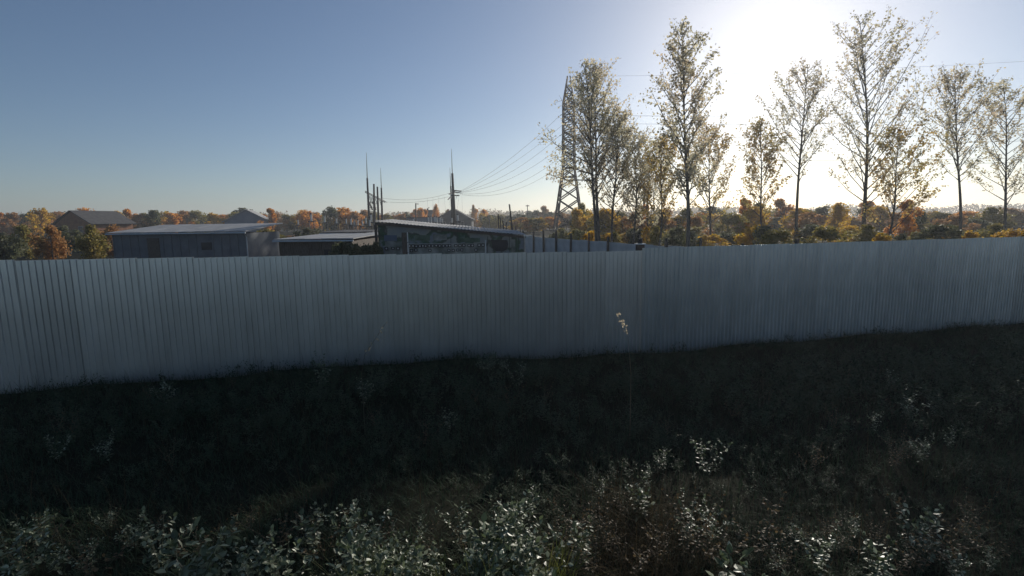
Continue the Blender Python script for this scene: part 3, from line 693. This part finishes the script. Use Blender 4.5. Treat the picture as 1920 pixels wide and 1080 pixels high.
BM = [bare_mesh(i) for i in range(3)]
for i, (px, Y, yt) in enumerate(((40, 100, 378), (262, 104, 384), (352, 118, 388), (512, 102, 386), (600, 110, 383), (668, 104, 386), (739, 118, 391), (832, 146, 393), (918, 120, 392), (947, 130, 396), (1031, 120, 392), (1058, 98, 394), (1176, 60, 372), (1322, 62, 366), (1470, 66, 358), (1580, 60, 372), (1745, 64, 362), (1850, 60, 370))):
    p = G(px, Y); H = P(px, yt, Y).z-p.z
    t = thing('bare_tree', 'leafless tree on the horizon '+('left of the painted shed' if px < 700 else 'behind the painted shed' if px < 960 else 'around the pylon' if px < 1100 else 'among the poplars'), 'tree', p, i*1.3, 'leafless trees on the horizon'); t.scale = (H*.95, H*.95, H*.95)
    link('trunk', BM[i % 3], t)
bg_tree(818.5, 148, 382, 13, 'orange', 'slender yellow orange tree right of the tall dark building', None)
bg_tree(889, 150, 384, 11, 'brown', 'slim pointed brown tree right of the gabled house', None)
bg_tree(1020, 150, 386, 22, 'brown', 'dark round tree standing above the ochre bushes', None)
bg_tree(990, 165, 394, 24, 'green', 'grey green tree behind the small utility pole', None)
def low_bushes():
    # scrub right behind the inner fence and around yards
    random.seed(33)
    for i in range(26):
        px = 1040+i*9+random.uniform(-4, 4); Y = random.uniform(40, 50)
        bg_tree(px, Y, random.uniform(424, 438), random.uniform(24, 40), ('green', 'olive', 'green', 'yellow')[i % 4], ('dull green', 'olive', 'dark green', 'yellowish')[i % 4]+' low shrub behind the inner panel fence', 'low shrubs behind the inner fence', 'shrub')
    for i in range(24):
        bg_tree(1280+i*27+random.uniform(-9, 9), random.uniform(26, 44), random.uniform(415, 440), random.uniform(44, 70), ('green', 'olive', 'yellow')[i % 3], 'low '+('green', 'olive', 'yellow')[i % 3]+' shrub behind the fence '+side(1280+i*27).replace('right of the tall dry stalk', 'right of the tallest poplar'), 'low shrubs behind the bluish fence', 'shrub')
    for i in range(9):
        bg_tree(630+i*9, random.uniform(20, 23), random.uniform(452, 460), 34, 'green', 'low dark bush in front of the pale flat roof', 'dark bushes left of the painted shed', 'shrub')
    for i in range(16):
        bg_tree(10+i*38+random.uniform(-9, 9), random.uniform(30, 60), random.uniform(420, 445), random.uniform(40, 64), ('green', 'olive', 'brown')[i % 3], 'low '+('green', 'olive', 'brown')[i % 3]+' shrub behind the fence '+side(10+i*38).replace('below', 'near'), 'low shrubs behind the left fence', 'shrub')
low_bushes()
def far_wood():
    C = []; S = []
    r = np.random.default_rng(5); n = 900
    for i in range(n):
        az = -1.0+2.0*(i+r.random())/n; D = 330+70*r.random(); x, y = D*math.tan(az)*.9, D
        H = 5.5+3.5*(.5+.5*math.sin(az*23)*math.sin(az*51+1))+r.random()*2.0
        m_ = 46; z = r.random(m_)**.8*H; C.append(np.stack([x+r.normal(0, 3.0, m_), y+r.normal(0, 3, m_), .9+z], 1)); S.append(np.full(m_, .75))
    C = np.concatenate(C); S = np.concatenate(S); V, Fq = leaf_quads(C, S)
    g = np.clip(r.random(len(C))*.4+.6*np.repeat(r.random(n), 46), 0, 1)
    m_ = leafmat('far_wood_leaves', [(.13, .14, .09), (.22, .19, .11), (.32, .20, .10), (.15, .15, .11)], .7, .5)
    tag(link('far_wood', np_mesh('far_wood', V, Fq, m_, np.repeat(g, 4))), 'distant autumn wood along the horizon', 'wood', None, 'stuff')
far_wood()

# ------------------------------------------------------------ foreground vegetation
def fence_y(x): return FZ0+FS*x
def blades(name, XY, hmin, hmax, wid, mt, lean=.35, seg=3, label='', tone=(0, 1)):
    n = len(XY); x, y = XY[:, 0], XY[:, 1]; z = gzv(x, y)-.03
    h = rng.uniform(hmin, hmax, n); th = rng.uniform(0, 6.283, n); ln = rng.uniform(.1, 1, n)*lean
    d = np.stack([np.cos(th), np.sin(th)], 1); s = np.stack([-d[:, 1], d[:, 0]], 1); w_ = wid*rng.uniform(.6, 1.4, n)
    V = []
    for i in range(seg+1):
        f = i/seg; off = d*(ln*h*f**2)[:, None]; zz = z+h*f*(1-.25*ln*f)
        c = np.stack([x+off[:, 0], y+off[:, 1], zz], 1); ww = (w_*(1-f)**.7+.0004)[:, None]
        side = np.concatenate([s, np.zeros((n, 1))], 1)*ww
        V += [c-side, c+side]
    V = np.stack(V, 1); k = 2*(seg+1); base = (np.arange(n)*k)[:, None]
    Fq = np.concatenate([base+np.array([[2*i, 2*i+1, 2*i+3, 2*i+2]]) for i in range(seg)], 0)
    g = np.repeat(np.clip(rng.uniform(tone[0], tone[1], n), 0, 1), k)
    return link(name, np_mesh(name, V.reshape(-1, 3), Fq, M[mt], g))
def scatter(n, y0, y1, clump=1.0, xr=1.12):
    y = rng.uniform(y0, y1, n*2); x = rng.uniform(-1, 1, n*2)*y*xr
    dens = .5+.5*np.sin(x*1.9+y*.7)*np.sin(y*2.3-x*.8)
    k = (rng.random(n*2) < (1-clump)+clump*dens) & (y < FZ0+FS*x-.06)
    return np.stack([x[k], y[k]], 1)
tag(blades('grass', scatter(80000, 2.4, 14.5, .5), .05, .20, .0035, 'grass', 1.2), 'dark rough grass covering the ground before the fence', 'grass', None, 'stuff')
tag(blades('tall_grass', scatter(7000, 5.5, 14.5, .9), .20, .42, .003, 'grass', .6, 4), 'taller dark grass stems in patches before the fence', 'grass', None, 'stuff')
# strip of growth along the foot of the fence
u = rng.uniform(-10, 18, 9000); off = np.abs(rng.normal(0, .28, 9000))+.07
tag(blades('fence_foot_grass', np.stack([u, FZ0+FS*u-off], 1), .05, .20, .004, 'grass', .7, 3), 'dark grass growing along the foot of the steel fence', 'grass', None, 'stuff')
# feathery dry grass on the right
def drygrass():
    n = 2600; px = rng.normal(1190, 95, n); y = rng.uniform(2.7, 4.9, n); x = (px-960)/F*y*1.02
    k = (x > .18*y); XY = np.stack([x[k], y[k]], 1)
    o = blades('dry_grass', XY, .20, .62, .0017, 'dry', 1.3, 6); tag(o, 'brown feathery dry grass in the right foreground', 'grass', None, 'stuff')
    XY = scatter(1100, 2.7, 8.5, .9); tag(blades('dry_stalks', XY, .25, .6, .0016, 'dry', .7, 4), 'scattered thin dry stalks among the dark undergrowth', 'stalks', None, 'stuff')
drygrass()
def leaf_geo(C, D, Nn, size, fold=.25):
    """pointed folded leaf, 6 verts: base, 2 side, 2 side, tip around midrib -> 4 quads/tris as quads"""
    n = len(C); S = np.cross(D, Nn); s = size[:, None]
    b = C; t = C+D*s; m1 = C+D*s*.38; e = S*s*.30; u_ = Nn*s*fold*.3
    m2 = C+D*s*.72
    V = np.stack([b, m1-e+u_, m2-e*.72+u_, t, m2+e*.72+u_, m1+e+u_, m1, m2], 1).reshape(-1, 3)
    k = (np.arange(n)*8)[:, None]
    Fq = np.concatenate([k+np.array([[0, 6, 1, 1]]), k+np.array([[6, 7, 2, 1]]), k+np.array([[7, 3, 2, 2]]), k+np.array([[0, 5, 6, 6]]), k+np.array([[6, 5, 4, 7]]), k+np.array([[7, 4, 3, 3]])], 0)
    return V, Fq
def tri_clean(me): me.validate(); me.update(); return me
def weed_arrays(seed, H, nst, lsize, spread=.16):
    r = np.random.default_rng(seed); C, D, N, S = [], [], [], []; stems = []
    for s in range(nst):
        th = r.random()*6.283; ln = r.random()*spread; hh = H*r.uniform(.6, 1.05); pts = []
        for i in range(6):
            f = i/5; pts.append(np.array([math.cos(th)*ln*(f+.6*f*f), math.sin(th)*ln*(f+.6*f*f), hh*f]))
        stems.append((pts, .0035))
        for _ in range(3):   # side branch carrying its own leaves
            k = r.integers(2, 5); p = pts[k]; a = r.random()*6.283; Lb = hh*r.uniform(.18, .34); d = np.array([math.cos(a)*.75, math.sin(a)*.75, .65]); e = p+d*Lb; stems.append(([p, e], .002))
            for j in range(5):
                q_ = p+(e-p)*(.3+.16*j); dd = d*.5+r.normal(0, .6, 3); dd[2] -= .1; dd /= np.linalg.norm(dd); up_ = np.array([0, 0, 1.])+r.normal(0, .4, 3); n3 = up_-dd*(up_@dd); n3 /= np.linalg.norm(n3); C.append(q_); D.append(dd); N.append(n3); S.append(lsize*r.uniform(.6, 1.1))
        nn = int(hh/.06)
        for i in range(nn):
            f = .25+.75*i/nn; k = min(4, int(f*5)); p = pts[k]+(pts[k+1]-pts[k])*(f*5-k)
            for q in range(2 if r.random() < .8 else 1):
                a = i*2.0+q*3.14+r.normal(0, .35); el = r.normal(.35, .3)
                d = np.array([math.cos(a)*math.cos(el), math.sin(a)*math.cos(el), math.sin(el)]); sz = lsize*(1.15-.55*f)*r.uniform(.7, 1.3)
                pet = p+d*sz*.35
                stems.append(([p, pet], .0013))
                d2 = d+np.array([0, 0, -.45]); d2 /= np.linalg.norm(d2); up_ = np.array([0, 0, 1.])+r.normal(0, .35, 3); nrm = up_-d2*(up_@d2); nrm /= np.linalg.norm(nrm)
                C.append(pet); D.append(d2); N.append(nrm); S.append(sz)
                if r.random() < .5:   # side leaflet
                    d3 = d2+r.normal(0, .6, 3); d3 /= np.linalg.norm(d3); n3 = up_-d3*(up_@d3); n3 /= np.linalg.norm(n3); C.append(p+d*sz*.15); D.append(d3); N.append(n3); S.append(sz*.6)
        for _ in range(5):
            p = pts[-1]; d = r.normal(size=3); d[2] = abs(d[2])+.6; d /= np.linalg.norm(d); up_ = r.normal(size=3); n3 = up_-d*(up_@d); n3 /= np.linalg.norm(n3); C.append(p); D.append(d); N.append(n3); S.append(lsize*.55)
    return stems, np.array(C), np.array(D), np.array(N), np.array(S)
def weed_meshes(seed, H, nst, lsize, lm):
    stems, C, D, N, S = weed_arrays(seed, H, nst, lsize, .26); b = MB()
    for pts, r_ in stems: b.tube([Vector(p) for p in pts], [r_*(1-.6*i/(len(pts)-1)) for i in range(len(pts))], 4, cap=False)
    sm_ = b.mesh('stems', M['stem']); V, Fq = leaf_geo(C, D, N, S); nq = len(C)
    # rebuild as clean polys (degenerate quads -> triangles)
    faces = [tuple(dict.fromkeys(f)) for f in Fq.tolist()]
    me = bpy.data.meshes.new('foliage'); me.from_pydata(V.tolist(), [], faces); me.materials.append(M[lm])
    a = me.attributes.new('rnd', 'FLOAT', 'POINT'); a.data.foreach_set('value', np.repeat(rng.random(nq), 8).astype(np.float32)); me.update()
    return sm_, me
WM = [weed_meshes(100+i, h_, n_, s_, 'weed') for i, (h_, n_, s_) in enumerate(((.85, 4, .068), (.7, 5, .06), (.6, 4, .075), (.95, 3, .058), (.5, 5, .055)))]
M['weed_brown'] = leafmat('withered_leaves', [(.08, .055, .03), (.15, .10, .05), (.22, .16, .08)], .6, .35, .4)
WM.append(weed_meshes(140, .8, 3, .03, 'weed_brown'))
WM.append(weed_meshes(141, .65, 4, .036, 'weed_brown'))
def weed(x, y, v, s, label, group=None):
    t = thing('leafy_weed', label, 'weed', (x, y, gz(x, y)-.02), random.uniform(0, 6.28), group); t.scale = (s*1.05, s*1.05, s)
    link('stems', WM[v][0], t); link('foliage', WM[v][1], t)
random.seed(12)
def W(px, ytop, Y, v, label, group=None):
    p = P(px, ytop, Y); h0 = (.85, .7, .6, .95, .5, .8, .65)[v]; weed(p.x, Y, v, min(1.15, max(.4, (p.z-gz(p.x, Y))/h0)), label, group)
A_ = 'leafy weed with pale sunlit leaves in the lower left cluster'; GA = 'sunlit weeds of the lower left cluster'
for px, yt, Y, v in ((664, 925, 3.9, 0), (678, 955, 3.6, 1), (700, 990, 3.6, 4), (742, 968, 4.0, 3), (755, 1000, 3.5, 1), (690, 1020, 3.3, 4), (775, 1010, 3.6, 2), (725, 1015, 3.4, 4), (660, 1000, 3.3, 2), (800, 1030, 3.5, 4), (745, 1040, 3.2, 4)): W(px, yt, Y, v, A_, GA)
B_ = 'leafy weed with pale sunlit leaves in the dense central cluster'; GB = 'sunlit weeds of the central cluster'
for px, yt, Y, v in ((925, 945, 3.8, 0), (960, 922, 3.9, 1), (985, 955, 3.8, 1), (945, 930, 4.0, 0), (910, 975, 3.6, 2), (970, 985, 3.5, 1), (935, 1010, 3.4, 4), (1005, 985, 3.7, 4), (900, 1025, 3.4, 4), (975, 1030, 3.3, 4), (890, 1000, 3.6, 4)): W(px, yt, Y, v, B_, GB)
W(858, 912, 4.2, 3, 'slender leafy weed standing alone left of the central cluster')
W(1000, 880, 4.6, 3, 'isolated slender weed catching light above the central cluster')
W(790, 962, 4.1, 3, 'thin weed with small pale leaves between the two clusters')
W(1245, 818, 5.6, 3, 'slender weed with pale tips at the right side')
W(1213, 852, 5.2, 3, 'weed with a single bright tip at lower right')
W(1205, 908, 4.6, 2, 'low weed with pale leaves among the brown grass')
W(1085, 985, 3.9, 2, 'low leafy weed at the edge of the brown grass')
W(1130, 880, 5.0, 3, 'thin weed in shade above the brown grass')
C_ = 'leafy weed in the foreground at the far left'; D_ = 'leafy weed in the foreground at the far right'
for i in range(14): W(20+i*46+random.uniform(-8, 8), random.uniform(930, 1040), random.uniform(3.3, 4.4), i % 5, 'leafy foreground weed '+side(20+i*46), 'foreground weeds at the far left')
for i in range(12): W(1290+i*52+random.uniform(-10, 10), random.uniform(900, 1040), random.uniform(3.3, 4.6), i % 5, 'leafy foreground weed '+side(1290+i*52), 'foreground weeds at the far right')
for px, yt, Y in ((812, 975, 3.8), (868, 955, 4.0), (1028, 960, 3.9), (705, 950, 4.0), (1062, 940, 4.1), (1150, 930, 4.0), (1110, 960, 3.7), (1185, 960, 3.8), (1232, 950, 3.9), (1085, 905, 4.4), (1170, 890, 4.6)):
    W(px, yt, Y, 5+(px % 2), 'withered brown weed with thin curled leaves in the lower foreground', 'withered weeds in the foreground')
for i in range(14): W(30+i*44, random.uniform(930, 1000), random.uniform(3.6, 4.4), 5+i % 2, 'withered brown foreground weed '+side(30+i*44), 'withered weeds at the far left')
for i in range(14): W(1290+i*44, random.uniform(900, 990), random.uniform(3.6, 4.6), 5+i % 2, 'withered brown foreground weed '+side(1290+i*44), 'withered weeds at the far right')
rs = random.Random(8)
for i in range(34):
    Y = rs.uniform(5.4, 9.0); X = rs.uniform(-1, 1)*Y*1.0
    if Y > fence_y(X)-.8: continue
    weed(X, Y, rs.choice((0, 3, 5, 6, 5)), rs.uniform(.45, .8), 'dim weed rising from shaded undergrowth '+('at the near edge of the shade' if Y < 6.6 else 'halfway to the fence' if Y < 7.8 else 'close to the fence')+(', left part' if X < -2.4 else ', right part' if X > 2.6 else ', middle part'), 'dim weeds in the shade of the fence')
# dark leafy weed against the fence
W(916, 655, 9.2, 1, 'dark bushy weed growing against the middle of the fence'); W(925, 660, 9.4, 0, 'dark weed in the heart of the bushy clump at the fence'); W(905, 668, 9.3, 4, 'low dark weed left of the bushy weed at the fence')
W(940, 668, 9.4, 4, 'low dark weed right of the bushy weed at the fence')
# undergrowth: mass of small leafy plants in the fence's shade
def undergrowth():
    Vs, Fs, gs = [], [], []; base = 0
    protos = []
    for i in range(6):
        _, C, D, N, S = weed_arrays(300+i, .42+.06*(i % 3), 5, .045, .2); V, Fq = leaf_geo(C, D, N, S); protos.append((V, Fq))
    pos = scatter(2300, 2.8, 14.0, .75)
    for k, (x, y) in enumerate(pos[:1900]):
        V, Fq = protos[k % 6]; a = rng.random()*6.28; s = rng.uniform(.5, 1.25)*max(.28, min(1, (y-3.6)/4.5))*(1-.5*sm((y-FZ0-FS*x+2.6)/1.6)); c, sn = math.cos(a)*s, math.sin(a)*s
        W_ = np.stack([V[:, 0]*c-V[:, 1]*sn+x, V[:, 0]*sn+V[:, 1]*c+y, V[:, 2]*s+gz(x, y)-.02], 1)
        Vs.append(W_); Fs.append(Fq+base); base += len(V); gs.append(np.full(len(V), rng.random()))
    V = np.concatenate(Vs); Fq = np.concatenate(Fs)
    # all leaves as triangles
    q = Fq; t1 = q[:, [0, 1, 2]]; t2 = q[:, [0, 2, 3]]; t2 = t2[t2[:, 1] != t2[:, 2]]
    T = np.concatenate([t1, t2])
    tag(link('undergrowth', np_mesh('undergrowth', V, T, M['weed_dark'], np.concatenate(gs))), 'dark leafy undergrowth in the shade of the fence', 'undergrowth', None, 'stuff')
undergrowth()
# tufts of yellow-green grass
def tuft(px, ytop, Y, label, n=70, h=.35):
    p = P(px, ytop, Y); z = gz(p.x, Y); h = max(.12, p.z-z); b = []
    XY = np.stack([rng.normal(0, .05, n)+p.x, rng.normal(0, .05, n)+Y], 1)
    o = blades('grass_tuft', XY, h*.6, h*1.05, .004, 'grass_y', .9, 5); tag(o, label, 'grass tuft')
tuft(668, 1036, 3.15, 'bright yellow green grass tuft at the bottom left corner', 120)
tuft(702, 1050, 3.1, 'yellow green grass tuft beside the bottom left corner', 70)
tuft(905, 1020, 3.2, 'grass tuft with curved blades under the central weeds', 50)
tuft(1045, 990, 3.6, 'short yellow green tuft right of the central weeds', 70)
tuft(815, 1040, 3.4, 'thin grass tuft between the weed clusters', 40)
# two tall stalks against the fence
def stalk(label, pts, Y, kind):
    ps = [P(x, y, Y) for x, y in pts]; base = Vector((ps[0].x, Y, gz(ps[0].x, Y)))
    t = thing('tall_stalk', label, 'stalk', base); ps = [base]+ps; N = 6
    rel = [p-base for p in ps]; b = MB(); b.tube(rel, [.004, .003, .0025, .0015][:len(rel)] if len(rel) <= 4 else .002, 4); b.build('stem', M['drystem'] if kind else M['stem'], t)
    Cs = []
    for i in range(26 if kind else 18):
        k = random.random() if kind else i/17; a, c = (rel[-2], rel[-1]); Cs.append(tuple(a.lerp(c, k)+Vector((random.gauss(0, .018 if kind else .03), random.gauss(0, .018), random.gauss(0, .01)))))
    C = np.array(Cs); n = len(C); D = rng.normal(size=(n, 3))*.4+np.array([.15, 0, -.8 if kind else .5]); D /= np.linalg.norm(D, axis=1)[:, None]
    U = rng.normal(size=(n, 3)); Nn = U-D*(U*D).sum(1)[:, None]; Nn /= np.linalg.norm(Nn, axis=1)[:, None]
    V, Fq = leaf_geo(C, D, Nn, np.full(n, .038 if kind else .034)); me = bpy.data.meshes.new('seed_head'); me.from_pydata(V.tolist(), [], [tuple(dict.fromkeys(f)) for f in Fq.tolist()])
    me.materials.append(M['seed']); a = me.attributes.new('rnd', 'FLOAT', 'POINT'); a.data.foreach_set('value', np.repeat(rng.random(n), 8).astype(np.float32)); link('seed_head' if kind else 'flowers', me, t)
M['seed'] = leafmat('pale_seed_husks', [(.45, .38, .26), (.6, .52, .38)], .6, .5)
stalk('tall dry stalk with a drooping pale seed head against the right fence', [(1183, 700), (1177, 622), (1160, 586)], 6.6, 1)
stalk('leaning stalk dotted with tiny pale flowers against the left fence', [(678, 700), (684, 665), (723, 606)], 6.4, 0)
